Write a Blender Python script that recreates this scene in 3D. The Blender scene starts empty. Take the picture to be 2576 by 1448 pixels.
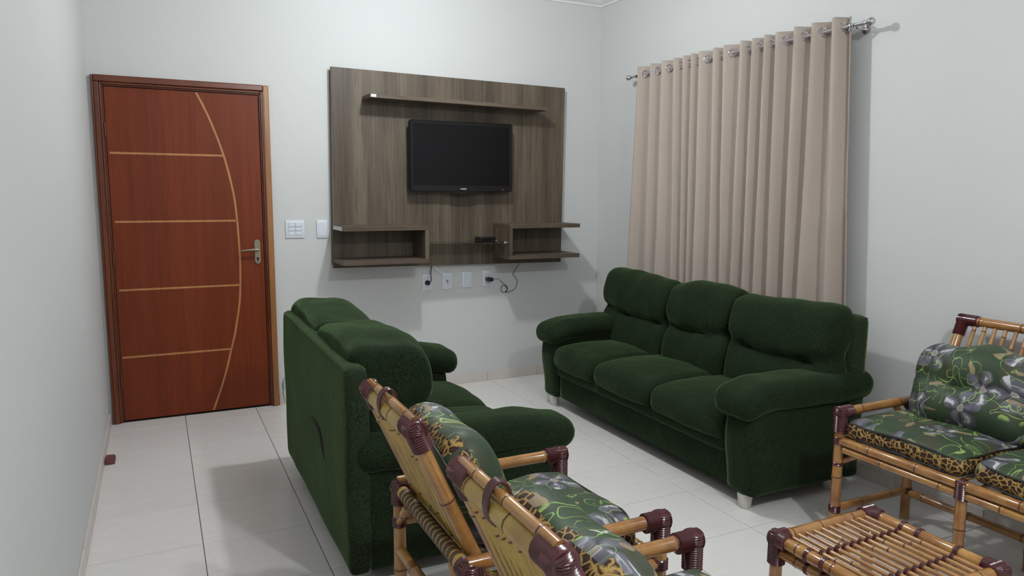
import bpy, bmesh, math, random
from mathutils import Vector, Matrix, noise as mnoise
random.seed(7)
SC = bpy.context.scene
COL = SC.collection

# ---------------------------------------------------------------- camera, world, light, exposure
CAM = (0.3326, -5.2455, 1.5168); YAW, PIT, ROL, FPX = .4557, .1319, .0069, 1827.5
f = Vector((math.sin(YAW)*math.cos(PIT), math.cos(YAW)*math.cos(PIT), -math.sin(PIT)))
r = Vector((math.cos(YAW), -math.sin(YAW), 0)); u = r.cross(f)
r2 = math.cos(ROL)*r + math.sin(ROL)*u; u2 = -math.sin(ROL)*r + math.cos(ROL)*u
cd = bpy.data.cameras.new('camera'); cam = bpy.data.objects.new('camera', cd); COL.objects.link(cam)
cam.matrix_world = Matrix(((r2.x, u2.x, -f.x, CAM[0]), (r2.y, u2.y, -f.y, CAM[1]), (r2.z, u2.z, -f.z, CAM[2]), (0, 0, 0, 1)))
cd.sensor_width = 36; cd.lens = FPX/2576*36; cd.clip_start = .02
SC.camera = cam
w = bpy.data.worlds.new('world'); SC.world = w; w.use_nodes = True
w.node_tree.nodes['Background'].inputs[0].default_value = (.5, .6, .7, 1)
w.node_tree.nodes['Background'].inputs[1].default_value = .02
LAMPS = [(1.87, -1.55, 2.90), (1.93, -5.1, 2.90)]
LAMP_W = (80, 106)
for lp, lw in zip(LAMPS, LAMP_W):
    ld = bpy.data.lights.new('lamp_light', 'POINT'); ld.energy = lw; ld.color = (.93, .985, 1.0); ld.shadow_soft_size = .055
    lo = bpy.data.objects.new('lamp_light', ld); lo.location = lp; COL.objects.link(lo)
SC.view_settings.view_transform = 'Standard'; SC.view_settings.look = 'None'
SC.view_settings.gamma = 1; SC.view_settings.exposure = 0; SC.view_settings.use_curve_mapping = False

# ---------------------------------------------------------------- node helper
class NT:
    def __init__(s, name):
        s.m = bpy.data.materials.new(name); s.m.use_nodes = True
        s.t = s.m.node_tree; s.b = s.t.nodes['Principled BSDF']
    def n(s, typ, **kw):
        nd = s.t.nodes.new(typ)
        for k, v in kw.items(): setattr(nd, k, v)
        return nd
    def put(s, sock, v):
        if hasattr(v, 'is_linked') or isinstance(v, bpy.types.NodeSocket): s.t.links.new(v, sock)
        else:
            try: sock.default_value = v
            except Exception: sock.default_value = (*v, 1)
    def math(s, op, a, b=None, c=None, clamp=False):
        nd = s.n('ShaderNodeMath', operation=op); nd.use_clamp = clamp
        s.put(nd.inputs[0], a)
        if b is not None: s.put(nd.inputs[1], b)
        if c is not None: s.put(nd.inputs[2], c)
        return nd.outputs[0]
    def coord(s, kind='Object', scale=(1, 1, 1), rot=(0, 0, 0), loc=(0, 0, 0)):
        tc = s.n('ShaderNodeTexCoord'); mp = s.n('ShaderNodeMapping')
        s.t.links.new(tc.outputs[kind], mp.inputs[0])
        mp.inputs['Scale'].default_value = scale; mp.inputs['Rotation'].default_value = rot; mp.inputs['Location'].default_value = loc
        return mp.outputs[0]
    def noise(s, vec, scale=5, detail=2, rough=.5, dist=0, out=0):
        nd = s.n('ShaderNodeTexNoise'); s.t.links.new(vec, nd.inputs['Vector'])
        nd.inputs['Scale'].default_value = scale; nd.inputs['Detail'].default_value = detail
        nd.inputs['Roughness'].default_value = rough; nd.inputs['Distortion'].default_value = dist
        return nd.outputs[out]
    def voro(s, vec, scale=5, feature='F1', rand=1):
        nd = s.n('ShaderNodeTexVoronoi', feature=feature, voronoi_dimensions='3D'); s.t.links.new(vec, nd.inputs['Vector'])
        nd.inputs['Scale'].default_value = scale; nd.inputs['Randomness'].default_value = rand
        return nd
    def ramp(s, fac, stops, interp='LINEAR'):
        nd = s.n('ShaderNodeValToRGB'); s.put(nd.inputs[0], fac); cr = nd.color_ramp; cr.interpolation = interp
        while len(cr.elements) < len(stops): cr.elements.new(.5)
        for e, (p, c) in zip(cr.elements, stops): e.position = p; e.color = (*c, 1)
        return nd.outputs[0]
    def mix(s, fac, a, b, typ='MIX'):
        nd = s.n('ShaderNodeMix', data_type='RGBA', blend_type=typ)
        s.put(nd.inputs[0], fac); s.put(nd.inputs[6], a if not isinstance(a, tuple) else (*a[:3], 1)); s.put(nd.inputs[7], b if not isinstance(b, tuple) else (*b[:3], 1))
        return nd.outputs[2]
    def bump(s, h, strength=.3, dist=.01):
        nd = s.n('ShaderNodeBump'); s.put(nd.inputs['Height'], h); nd.inputs['Strength'].default_value = strength
        nd.inputs['Distance'].default_value = dist; s.t.links.new(nd.outputs[0], s.b.inputs['Normal'])
    def fin(s, color=None, rough=.5, spec=.5, metal=0, **kw):
        if color is not None: s.put(s.b.inputs['Base Color'], color if not isinstance(color, tuple) else (*color[:3], 1))
        s.put(s.b.inputs['Roughness'], rough); s.b.inputs['Specular IOR Level'].default_value = spec; s.b.inputs['Metallic'].default_value = metal
        for k, v in kw.items():
            k = k.replace('_', ' '); s.put(s.b.inputs[k], v)
        return s.m

def flat(name, c, rough=.5, spec=.5, metal=0, var=.06, **kw):
    t = NT(name); nz = t.noise(t.coord(), 14, 3)
    col = t.mix(t.math('MULTIPLY', nz, 1.0), tuple(x*(1-var) for x in c), tuple(min(1, x*(1+var)) for x in c))
    return t.fin(col, rough, spec, metal, **kw)

def wall_mat():
    t = NT('wall_paint'); v = t.coord()
    c = t.mix(t.noise(v, 1.3, 2), (.60, .605, .60), (.63, .63, .625))
    t.bump(t.noise(v, 160, 3, .6), .06, .002)
    return t.fin(c, .65, .16)
M = {}
M['wall'] = wall_mat()
M['ceiling'] = flat('ceiling_paint', (.74, .74, .73), .7, .3)
M['plaster'] = flat('cornice_plaster', (.78, .78, .78), .6, .3)
def tile_mat(name, a, b, rough):
    t = NT(name); v = t.coord()
    oi = t.n('ShaderNodeObjectInfo')
    n1 = t.noise(t.coord(scale=(1, 4, 1)), 5, 4, .6, 1.2)
    c = t.mix(t.ramp(n1, [(.35, (0, 0, 0)), (.7, (1, 1, 1))]), a, b)
    c = t.mix(t.math('MULTIPLY', oi.outputs['Random'], .12), c, (.5, .47, .44))
    c = t.mix(t.math('MULTIPLY', t.ramp(t.noise(v, 90, 2), [(.55, (0, 0, 0)), (.75, (1, 1, 1))]), .12), c, (.45, .42, .38))
    return t.fin(c, rough, .45)
M['tile'] = tile_mat('floor_tile_ceramic', (.79, .76, .74), (.75, .715, .69), .26)
M['skirt'] = tile_mat('skirting_ceramic', (.66, .60, .56), (.60, .54, .50), .35)
M['grout'] = flat('grout', (.17, .155, .15), .9, .2)
def wood(name, a, b, dark, rough, axis='Z', spec=.5, fine=1.0):
    t = NT(name); sc = {'Z': (1, 1, .035), 'X': (.035, 1, 1), 'Y': (1, .035, 1)}[axis]
    v = t.coord(scale=sc)
    n1 = t.noise(v, 38*fine, 5, .65); n2 = t.noise(v, 130*fine, 3, .6); n3 = t.noise(v, 11*fine, 3, .5)
    c = t.mix(t.ramp(n3, [(.35, (0, 0, 0)), (.65, (1, 1, 1))]), a, b)
    c = t.mix(t.ramp(n1, [(.52, (0, 0, 0)), (.72, (.8, .8, .8))]), c, dark)
    c = t.mix(t.math('MULTIPLY', t.ramp(n2, [(.45, (0, 0, 0)), (.7, (1, 1, 1))]), .45), c, dark)
    t.bump(n2, .08, .002)
    return t.fin(c, rough, spec)
M['door'] = wood('door_wood', (.188, .034, .0080), (.148, .026, .0068), (.108, .019, .006), .42, spec=.25)
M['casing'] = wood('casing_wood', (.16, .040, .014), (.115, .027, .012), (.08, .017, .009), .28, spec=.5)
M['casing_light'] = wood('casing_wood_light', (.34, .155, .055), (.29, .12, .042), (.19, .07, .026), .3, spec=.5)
M['inlay'] = wood('inlay_wood', (.46, .22, .07), (.40, .18, .055), (.3, .12, .04), .4)
M['panel'] = wood('panel_laminate', (.152, .119, .083), (.082, .062, .044), (.032, .021, .015), .5, spec=.35)
M['panelx'] = wood('panel_laminate_long', (.130, .098, .070), (.098, .072, .052), (.05, .034, .025), .5, 'X', spec=.35)
M['niche'] = wood('niche_laminate', (.085, .062, .047), (.066, .047, .036), (.035, .023, .018), .5, 'X', spec=.3)
def velvet(name, a, b):
    t = NT(name); v = t.coord()
    big = t.noise(v, 7, 3, .6); fin = t.noise(t.coord(scale=(1, 1, .45)), 260, 2, .7)
    c = t.mix(t.ramp(big, [(.3, (0, 0, 0)), (.75, (1, 1, 1))]), a, b)
    c = t.mix(t.ramp(fin, [(.38, (0, 0, 0)), (.72, (1, 1, 1))]), c, tuple(x*2.7 for x in b))
    wr = t.noise(t.coord(scale=(1, 1, .55)), 26, 3, .55, 1.0)
    t.bump(t.math('ADD', t.math('MULTIPLY', wr, 2.2), fin), .5, .004)
    return t.fin(c, .95, .1, Sheen_Weight=.38, Sheen_Roughness=.30, Sheen_Tint=(.36, .60, .26, 1))
M['velvet'] = velvet('green_chenille', (.0062, .0098, .0052), (.0092, .0152, .0068))
M['velvet_back'] = velvet('green_backing_cloth', (.0105, .0160, .0085), (.0145, .0218, .0105))
M['plastic_foot'] = flat('white_plastic_foot', (.62, .60, .57), .35)
M['black_plastic'] = flat('black_plastic', (.008, .008, .0085), .3, .25)
M['screen'] = flat('dark_screen', (.0055, .0053, .006), .25, .18)
M['dark_cable'] = flat('dark_cable', (.012, .011, .011), .5)
M['white_plastic'] = flat('white_plastic', (.70, .73, .80), .3)
M['white_line'] = flat('switch_gap', (.30, .31, .33), .5)
M['chrome'] = flat('chrome', (.62, .60, .63), .13, .5, 1.0)
M['brass'] = flat('aged_brass', (.30, .265, .19), .38, .5, .75)
M['label'] = flat('white_sticker', (.62, .64, .66), .5)
def fabric(name, a, b):
    t = NT(name); n = t.noise(t.coord(scale=(1, 1, .25)), 240, 2, .6); n2 = t.noise(t.coord(scale=(1, 1, .2)), 9, 3)
    c = t.mix(n, a, b); c = t.mix(t.math('MULTIPLY', n2, .22), c, (.30, .25, .22))
    t.bump(n, .12, .002)
    return t.fin(c, .85, .2, Sheen_Weight=.08)
M['curtain'] = fabric('curtain_fabric', (.47, .395, .345), (.40, .335, .29))
def bamboo(name, a, b, c3, rough=.2):
    t = NT(name); oi = t.n('ShaderNodeObjectInfo'); v = t.coord()
    vv = t.n('ShaderNodeVectorMath', operation='ADD'); t.t.links.new(v, vv.inputs[0])
    cb = t.n('ShaderNodeCombineXYZ'); t.put(cb.inputs[0], t.math('MULTIPLY', oi.outputs['Random'], 9.0)); t.t.links.new(cb.outputs[0], vv.inputs[1])
    n1 = t.noise(vv.outputs[0], 7, 3, .55); n2 = t.noise(vv.outputs[0], 70, 2, .6)
    c = t.ramp(n1, [(.30, a), (.52, b), (.74, c3)])
    c = t.mix(t.math('MULTIPLY', t.ramp(n2, [(.5, (0, 0, 0)), (.75, (1, 1, 1))]), .35), c, c3)
    return t.fin(c, rough, .6, Coat_Weight=.35, Coat_Roughness=.12)
M['bamboo'] = bamboo('varnished_bamboo', (.42, .22, .062), (.33, .148, .042), (.19, .068, .024))
M['cane'] = bamboo('split_cane', (.46, .33, .065), (.40, .255, .050), (.27, .14, .032), .4)
M['slat'] = bamboo('cane_slat', (.44, .24, .09), (.36, .18, .065), (.24, .10, .04), .25)
M['node'] = flat('bamboo_node', (.10, .035, .018), .4)
M['maroon'] = flat('maroon_cane_binding', (.068, .0125, .015), .22, .6, var=.2)
M['brownring'] = flat('dark_binding_ring', (.075, .038, .020), .45)
M['cord'] = flat('dark_piping', (.012, .012, .010), .6)
M['stopper'] = flat('red_brick_rubber', (.16, .045, .05), .7, var=.2)
M['bulb'] = flat('opal_lamp', (.9, .9, .9), .4, Emission_Color=(.95, .98, 1, 1), Emission_Strength=2.0)
M['led'] = flat('red_led', (.5, .01, .02), .4, Emission_Color=(1, .05, .08, 1), Emission_Strength=2.5)
def glass_mat():
    t = NT('smoked_glass'); return t.fin((.72, .78, .72), .03, .5, Transmission_Weight=1.0, IOR=1.45)
M['glass'] = glass_mat()

def floral(name, plane, seed):
    """dark green print: grey flowers, lime outline tendrils, beige leaves; plane 'xy' or 'yz' of object space"""
    t = NT(name); tc = t.n('ShaderNodeTexCoord'); sp = t.n('ShaderNodeSeparateXYZ'); t.t.links.new(tc.outputs['UV'], sp.inputs[0])
    cb = t.n('ShaderNodeCombineXYZ'); i, j = 0, 1
    t.put(cb.inputs[0], t.math('ADD', sp.outputs[i], seed*1.37)); t.put(cb.inputs[1], t.math('ADD', sp.outputs[j], seed*.61)); P = cb.outputs[0]
    wn = t.n('ShaderNodeTexNoise'); t.t.links.new(P, wn.inputs['Vector']); wn.inputs['Scale'].default_value = 14
    ws = t.n('ShaderNodeVectorMath', operation='SCALE'); t.t.links.new(wn.outputs['Color'], ws.inputs[0]); ws.inputs['Scale'].default_value = .035
    wa = t.n('ShaderNodeVectorMath', operation='ADD'); t.t.links.new(P, wa.inputs[0]); t.t.links.new(ws.outputs[0], wa.inputs[1]); PW = wa.outputs[0]
    def cells(scale, rand, off):
        ad = t.n('ShaderNodeVectorMath', operation='ADD'); t.t.links.new(PW, ad.inputs[0]); ad.inputs[1].default_value = (off, off*.7, 0)
        nd = t.n('ShaderNodeTexVoronoi', feature='F1', voronoi_dimensions='2D'); t.t.links.new(ad.outputs[0], nd.inputs['Vector'])
        nd.inputs['Scale'].default_value = scale; nd.inputs['Randomness'].default_value = rand
        df = t.n('ShaderNodeVectorMath', operation='SUBTRACT'); t.t.links.new(ad.outputs[0], df.inputs[0]); t.t.links.new(nd.outputs['Position'], df.inputs[1])
        s2 = t.n('ShaderNodeSeparateXYZ'); t.t.links.new(df.outputs[0], s2.inputs[0])
        sc = t.n('ShaderNodeSeparateColor'); t.t.links.new(nd.outputs['Color'], sc.inputs[0])
        return s2.outputs[0], s2.outputs[1], sc.outputs[0], sc.outputs[1]
    def polar(x, y, rnd):
        rad = t.math('SQRT', t.math('ADD', t.math('MULTIPLY', x, x), t.math('MULTIPLY', y, y)))
        ang = t.math('ADD', t.math('ARCTAN2', y, x), t.math('MULTIPLY', rnd, 6.28)); return rad, ang
    below = lambda a, b, s=400: t.math('MULTIPLY', t.math('SUBTRACT', b, a), s, clamp=True)
    base = t.mix(t.noise(P, 9, 2), (.018, .036, .016), (.040, .066, .032))
    # brown shadow leaves
    bl = t.ramp(t.noise(P, 11, 1, .4, .6), [(.56, (0, 0, 0)), (.60, (1, 1, 1))])
    base = t.mix(t.math('MULTIPLY', bl, .45), base, (.060, .045, .030))
    # flowers
    x, y, ra, rb = cells(5.8, .8, 0); rad, ang = polar(x, y, ra)
    pet = t.math('ABSOLUTE', t.math('COSINE', t.math('MULTIPLY', ang, 2.5)))
    edge = t.math('ADD', t.math('MULTIPLY', t.math('POWER', pet, .4), .052), .022)
    inside = t.math('MULTIPLY', below(rad, edge), t.math('GREATER_THAN', rb, .30))
    tint = t.mix(t.math('MULTIPLY', t.math('MULTIPLY', pet, t.noise(P, 40, 2)), 1.7, clamp=True), (.020, .019, .024), (.135, .13, .16))
    base = t.mix(inside, base, tint)
    wl = t.math('MULTIPLY', t.math('MULTIPLY', inside, t.math('GREATER_THAN', pet, .93)), t.math('GREATER_THAN', rad, .026))
    base = t.mix(t.math('MULTIPLY', wl, t.ramp(t.noise(P, 26, 2), [(.48, (0, 0, 0)), (.62, (1, 1, 1))])), base, (.50, .50, .53))
    base = t.mix(t.math('MULTIPLY', below(rad, .0115), t.math('GREATER_THAN', rb, .30)), base, (.25, .19, .16))
    ring = below(t.math('ABSOLUTE', t.math('SUBTRACT', rad, .0115)), .0018, 900)
    base = t.mix(t.math('MULTIPLY', ring, t.math('GREATER_THAN', rb, .30)), base, (.42, .40, .38))
    # beige leaves
    x, y, ra, rb = cells(8.5, 1, 3.3); a = t.math('MULTIPLY', ra, 6.28); ca = t.math('COSINE', a); sa = t.math('SINE', a)
    lx = t.math('ADD', t.math('MULTIPLY', x, ca), t.math('MULTIPLY', y, sa)); ly = t.math('SUBTRACT', t.math('MULTIPLY', y, ca), t.math('MULTIPLY', x, sa))
    el = t.math('SQRT', t.math('ADD', t.math('MULTIPLY', t.math('MULTIPLY', lx, lx), 1.0), t.math('MULTIPLY', t.math('MULTIPLY', ly, ly), 9.0)))
    base = t.mix(t.math('MULTIPLY', t.math('MULTIPLY', below(el, .034), t.math('GREATER_THAN', rb, .45)), .85), base, (.27, .19, .105))
    # lime tendrils: contour lines of soft noise and leaf outlines
    nz = t.noise(P, 6.5, 1, .4, .8); ln = below(t.math('ABSOLUTE', t.math('SUBTRACT', nz, .5)), .0075, 300)
    nz2 = t.noise(P, 9, 1, .4, 1.5); ln2 = below(t.math('ABSOLUTE', t.math('SUBTRACT', nz2, .43)), .008, 260)
    gate = t.ramp(t.noise(P, 8, 1), [(.46, (0, 0, 0)), (.50, (1, 1, 1))])
    x, y, ra, rb = cells(8.3, 1, 7.1); a = t.math('MULTIPLY', ra, 6.28); ca = t.math('COSINE', a); sa = t.math('SINE', a)
    lx = t.math('ADD', t.math('MULTIPLY', x, ca), t.math('MULTIPLY', y, sa)); ly = t.math('SUBTRACT', t.math('MULTIPLY', y, ca), t.math('MULTIPLY', x, sa))
    rr, aa = polar(lx, ly, 0.0); star = t.math('MULTIPLY', t.math('ABSOLUTE', t.math('COSINE', t.math('MULTIPLY', aa, 1.5))), .052)
    out = t.math('MULTIPLY', below(t.math('ABSOLUTE', t.math('SUBTRACT', rr, star)), .0022, 700), t.math('GREATER_THAN', rb, .35))
    lime = t.math('MAXIMUM', t.math('MULTIPLY', t.math('MAXIMUM', ln, ln2), gate), out)
    base = t.mix(t.math('MULTIPLY', lime, .85), base, (.27, .42, .10))
    # straight white stalks
    x, y, ra, rb = cells(4.6, 1, 12.7); a = t.math('MULTIPLY', ra, 3.1); ca = t.math('COSINE', a); sa = t.math('SINE', a)
    lx = t.math('ADD', t.math('MULTIPLY', x, ca), t.math('MULTIPLY', y, sa)); ly = t.math('SUBTRACT', t.math('MULTIPLY', y, ca), t.math('MULTIPLY', x, sa))
    st = t.math('MULTIPLY', below(t.math('ABSOLUTE', ly), .0016, 900), below(t.math('ABSOLUTE', lx), .032))
    base = t.mix(t.math('MULTIPLY', t.math('MULTIPLY', st, t.math('GREATER_THAN', rb, .4)), .9), base, (.55, .56, .55))
    t.bump(t.noise(P, 22, 2), .10, .004)
    return t.fin(base, .55, .35, Sheen_Weight=.05)
def leopard():
    t = NT('leopard_print'); v = t.coord(); vd = t.n('ShaderNodeVectorMath', operation='ADD'); t.t.links.new(v, vd.inputs[0])
    nd = t.n('ShaderNodeTexNoise'); t.t.links.new(v, nd.inputs[0]); nd.inputs['Scale'].default_value = 60
    sc = t.n('ShaderNodeVectorMath', operation='SCALE'); t.t.links.new(nd.outputs['Color'], sc.inputs[0]); sc.inputs['Scale'].default_value = .010
    t.t.links.new(sc.outputs[0], vd.inputs[1])
    e = t.n('ShaderNodeTexVoronoi', feature='DISTANCE_TO_EDGE'); t.t.links.new(vd.outputs[0], e.inputs['Vector']); e.inputs['Scale'].default_value = 42
    c = t.ramp(e.outputs['Distance'], [(.02, (.40, .27, .085)), (.055, (.28, .16, .045)), (.12, (.030, .012, .008)), (.40, (.034, .014, .010)), (.55, (.16, .08, .035))])
    return t.fin(c, .6, .3)
M['leopard'] = leopard()

# ---------------------------------------------------------------- object helpers
def tag(o, label=None, cat=None, group=None, kind=None):
    if label: o['label'] = label
    if cat: o['category'] = cat
    if group: o['group'] = group
    if kind: o['kind'] = kind
    return o
def thing(name, loc, label, cat, group=None):
    o = bpy.data.objects.new(name, None); COL.objects.link(o); o.location = loc; o.empty_display_size = .05
    return tag(o, label, cat, group)
def world_loc(o):
    v = Vector((0, 0, 0))
    while o is not None: v += o.location; o = o.parent
    return v
def link(name, bm, mats, parent=None, smooth=True, origin=None, label=None, sharp=None):
    """bm holds world coordinates; object origin is the parent's origin (or `origin` for top level / pieces)"""
    me = bpy.data.meshes.new(name)
    base = world_loc(parent) if parent else Vector((0, 0, 0))
    org = Vector(origin) if origin is not None else base
    bmesh.ops.translate(bm, verts=bm.verts, vec=-org)
    bmesh.ops.recalc_face_normals(bm, faces=bm.faces)
    bm.to_mesh(me); bm.free()
    for m in (mats if isinstance(mats, (list, tuple)) else [mats]): me.materials.append(M[m] if isinstance(m, str) else m)
    if smooth:
        for p in me.polygons: p.use_smooth = True
        me.set_sharp_from_angle(angle=math.radians(sharp if sharp else 40))
    o = bpy.data.objects.new(name, me); COL.objects.link(o)
    if parent: o.parent = parent
    o.location = org - base
    if label: o['label'] = label
    return o
def box(bm, lo, hi, bev=0, seg=2, mi=0):
    vs = [bm.verts.new((x, y, z)) for x in (lo[0], hi[0]) for y in (lo[1], hi[1]) for z in (lo[2], hi[2])]
    fs = [bm.faces.new([vs[i] for i in q]) for q in ((0, 1, 3, 2), (4, 6, 7, 5), (0, 4, 5, 1), (2, 3, 7, 6), (0, 2, 6, 4), (1, 5, 7, 3))]
    for q in fs: q.material_index = mi
    if bev:
        es = list({e for q in fs for e in q.edges})
        bmesh.ops.bevel(bm, geom=es, offset=bev, segments=seg, affect='EDGES', profile=.5)
    return bm
def B(name, lo, hi, mat, parent=None, bev=.002, seg=1, label=None, **kw):
    bm = bmesh.new(); box(bm, lo, hi, bev, seg); return link(name, bm, mat, parent, label=label, **kw)
def frame_of(d):
    d = d.normalized(); a = Vector((0, 0, 1)) if abs(d.z) < .9 else Vector((1, 0, 0))
    x = d.cross(a).normalized(); return x, d.cross(x).normalized()
def lathe(bm, p1, p2, prof, seg=12, caps=True):
    """prof: list of (t in metres along axis, radius, material index)"""
    p1 = Vector(p1); d = (Vector(p2)-p1).normalized(); x, y = frame_of(d); rings = []
    for t_, r_, mi in prof:
        c = p1 + d*t_; rings.append([bm.verts.new(c + x*(r_*math.cos(2*math.pi*k/seg)) + y*(r_*math.sin(2*math.pi*k/seg))) for k in range(seg)])
    for i in range(len(rings)-1):
        for k in range(seg):
            q = bm.faces.new((rings[i][k], rings[i][(k+1) % seg], rings[i+1][(k+1) % seg], rings[i+1][k])); q.material_index = prof[i][2]
    if caps:
        for rg in (rings[0], rings[-1]): bm.faces.new(rg)
    return bm
def tube(bm, pts, rad, seg=8, closed=False, mi=0):
    pts = [Vector(p) for p in pts]; n = len(pts); rings = []
    prev = None
    for i, p in enumerate(pts):
        d = (pts[(i+1) % n] - pts[i-1]) if closed else (pts[min(i+1, n-1)] - pts[max(i-1, 0)])
        d.normalize()
        if prev is None: x, _ = frame_of(d)
        else: x = (prev - d*prev.dot(d)).normalized()
        prev = x; y = d.cross(x); rr = rad(i/(n-1)) if callable(rad) else rad
        rings.append([bm.verts.new(p + x*(rr*math.cos(2*math.pi*k/seg)) + y*(rr*math.sin(2*math.pi*k/seg))) for k in range(seg)])
    m = n if closed else n-1
    for i in range(m):
        a, b = rings[i], rings[(i+1) % n]
        for k in range(seg):
            q = bm.faces.new((a[k], a[(k+1) % seg], b[(k+1) % seg], b[k])); q.material_index = mi
    if not closed:
        bm.faces.new(rings[0]); bm.faces.new(rings[-1])
    return bm
def spline(pts, n=8):
    """Catmull-Rom"""
    P = [Vector(p) for p in pts]; out = []
    for i in range(len(P)-1):
        a, b, c, d = P[max(i-1, 0)], P[i], P[i+1], P[min(i+2, len(P)-1)]
        for k in range(n):
            t = k/n; out.append(.5*((2*b) + (c-a)*t + (2*a-5*b+4*c-d)*t*t + (3*b-a-3*c+d)*t**3))
    out.append(P[-1]); return out
def ball(bm, c, rad, seg=12, rings=8, scale=(1, 1, 1)):
    m = bmesh.ops.create_uvsphere(bm, u_segments=seg, v_segments=rings, radius=rad)
    for v in m['verts']: v.co = Vector((v.co.x*scale[0], v.co.y*scale[1], v.co.z*scale[2])) + Vector(c)

def soft_box(lo, hi, rad, cell=.03, deform=None, nz=.0, nzs=6, side_mat=None, up=2):
    """rounded box of even quads; deform(p, u) with u in -1..1 per axis"""
    lo, hi = Vector(lo), Vector(hi); rv = Vector(rad) if not isinstance(rad, (int, float)) else Vector((rad,)*3)
    n = [max(4, int(round((hi[i]-lo[i])/cell))) for i in range(3)]
    bm = bmesh.new(); cache = {}
    def pos(i, j, k):
        key = (i, j, k)
        if key in cache: return cache[key]
        # denser near edges
        q = []
        for a, (ii, nn) in enumerate(zip(key, n)):
            s = ii/nn; s = s - .10*math.sin(2*math.pi*s)/math.pi if nn > 5 else s
            q.append(lo[a] + (hi[a]-lo[a])*s)
        p = Vector(q); c = Vector([min(max(p[a], lo[a]+rv[a]), hi[a]-rv[a]) for a in range(3)])
        d = Vector([(p[a]-c[a])/rv[a] for a in range(3)]); l = d.length
        if l > 1e-6:
            mx = max(abs(x) for x in d); d = d/l*(mx if mx < 1 else 1.0)
            p = c + Vector([d[a]*rv[a] for a in range(3)])
        uvw = Vector([2*(p[a]-lo[a])/(hi[a]-lo[a])-1 for a in range(3)])
        if deform: p = Vector(deform(p.copy(), uvw))
        if nz:
            p = p + Vector(mnoise.noise_vector(p*nzs))*nz
        cache[key] = bm.verts.new(p); return cache[key]
    for ax in range(3):
        a, b = [x for x in range(3) if x != ax]
        for end in (0, n[ax]):
            for i in range(n[a]):
                for j in range(n[b]):
                    def K(ii, jj):
                        k = [0, 0, 0]; k[ax] = end; k[a] = ii; k[b] = jj; return tuple(k)
                    q = bm.faces.new([pos(*K(i, j)), pos(*K(i+1, j)), pos(*K(i+1, j+1)), pos(*K(i, j+1))])
                    if side_mat is not None and ax != up: q.material_index = side_mat
    return bm

# ---------------------------------------------------------------- the room
XR, YF, ZC, ZM = 3.704, -6.75, 3.09, 3.01
def S(name, lo, hi, mat, bev=0):
    bm = bmesh.new(); box(bm, lo, hi, bev); o = link(name, bm, mat, smooth=False); o['kind'] = 'structure'; return o
floor = S('floor', (-.1, YF-.1, -.12), (XR+.1, .1, -.0035), 'grout')
S('ceiling', (-.1, YF-.1, ZC), (XR+.1, .1, ZC+.1), 'ceiling')
S('wall_left', (-.1, YF-.1, -.0), (0, .1, ZC), 'wall')
S('wall_right', (XR, YF-.1, -.0), (XR+.1, .1, ZC), 'wall')
S('wall_front', (0, YF-.1, -.0), (XR, YF, ZC), 'wall')
DX0, DX1, DZ = .02, 1.06, 2.21
bm = bmesh.new()
box(bm, (0, 0, 0), (DX0+.02, .1, ZC)); box(bm, (DX1-.02, 0, 0), (XR, .1, ZC)); box(bm, (DX0+.02, 0, DZ-.02), (DX1-.02, .1, ZC))
o = link('wall_back', bm, 'wall', smooth=False); o['kind'] = 'structure'
# floor tiles (one mesh for the full tile, cut ones at the walls)
TX, TY, G, TT = .4527, .449, .0036, .008
xs = [i*TX-.0063 for i in range(0, 9)] + [XR]; xs[0] = 0
ys = [0] + [-.202-TY*k for k in range(0, 15)]; ys = [y for y in ys if y > YF] + [YF]
tile_cache = {}
for i in range(len(xs)-1):
    for j in range(len(ys)-1):
        wx, wy = xs[i+1]-xs[i], ys[j]-ys[j+1]
        if wx < .03 or wy < .03: continue
        key = (round(wx, 3), round(wy, 3))
        cx, cy = (xs[i]+xs[i+1])/2, (ys[j]+ys[j+1])/2
        if key not in tile_cache:
            bm = bmesh.new(); box(bm, (cx-wx/2+G/2, cy-wy/2+G/2, -TT), (cx+wx/2-G/2, cy+wy/2-G/2, 0), .0012, 1)
            o = link('tile', bm, 'tile', floor, smooth=False, origin=(cx, cy, 0)); tile_cache[key] = o.data
        else:
            o = bpy.data.objects.new('tile', tile_cache[key]); COL.objects.link(o); o.parent = floor; o.location = (cx, cy, 0)
# skirting: thin mortar bed plus separate ceramic pieces
def skirting(name, axis, fixed, sgn, a, b, joints):
    H, T = .078, .011
    lo = [0, 0, 0]; hi = [0, 0, H-.004]
    ax, ot = (0, 1) if axis == 'x' else (1, 0)
    lo[ax], hi[ax] = a, b; q = sorted((fixed, fixed+sgn*(T-.004))); lo[ot], hi[ot] = q
    base = S(name, lo, hi, 'grout')
    js = [a] + [j for j in joints if a+.03 < j < b-.03] + [b]
    for k in range(len(js)-1):
        l2, h2 = list(lo), list(hi); l2[ax] = js[k]+.001; h2[ax] = js[k+1]-.001; q = sorted((fixed, fixed+sgn*T)); l2[ot], h2[ot] = q; h2[2] = H; l2[2] = .0005
        B('skirting_tile', l2, h2, 'skirt', base, .0015, 1)
skirting('baseboard_back', 'x', 0, -1, DX1+.002, XR, [2.683+TX*k for k in range(-5, 4)])
skirting('baseboard_left', 'y', 0, 1, YF, -.036, [-.202-TY*k for k in range(16)][::-1])
skirting('baseboard_right', 'y', XR, -1, YF, -.012, [-.202-TY*k for k in range(16)][::-1])
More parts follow.
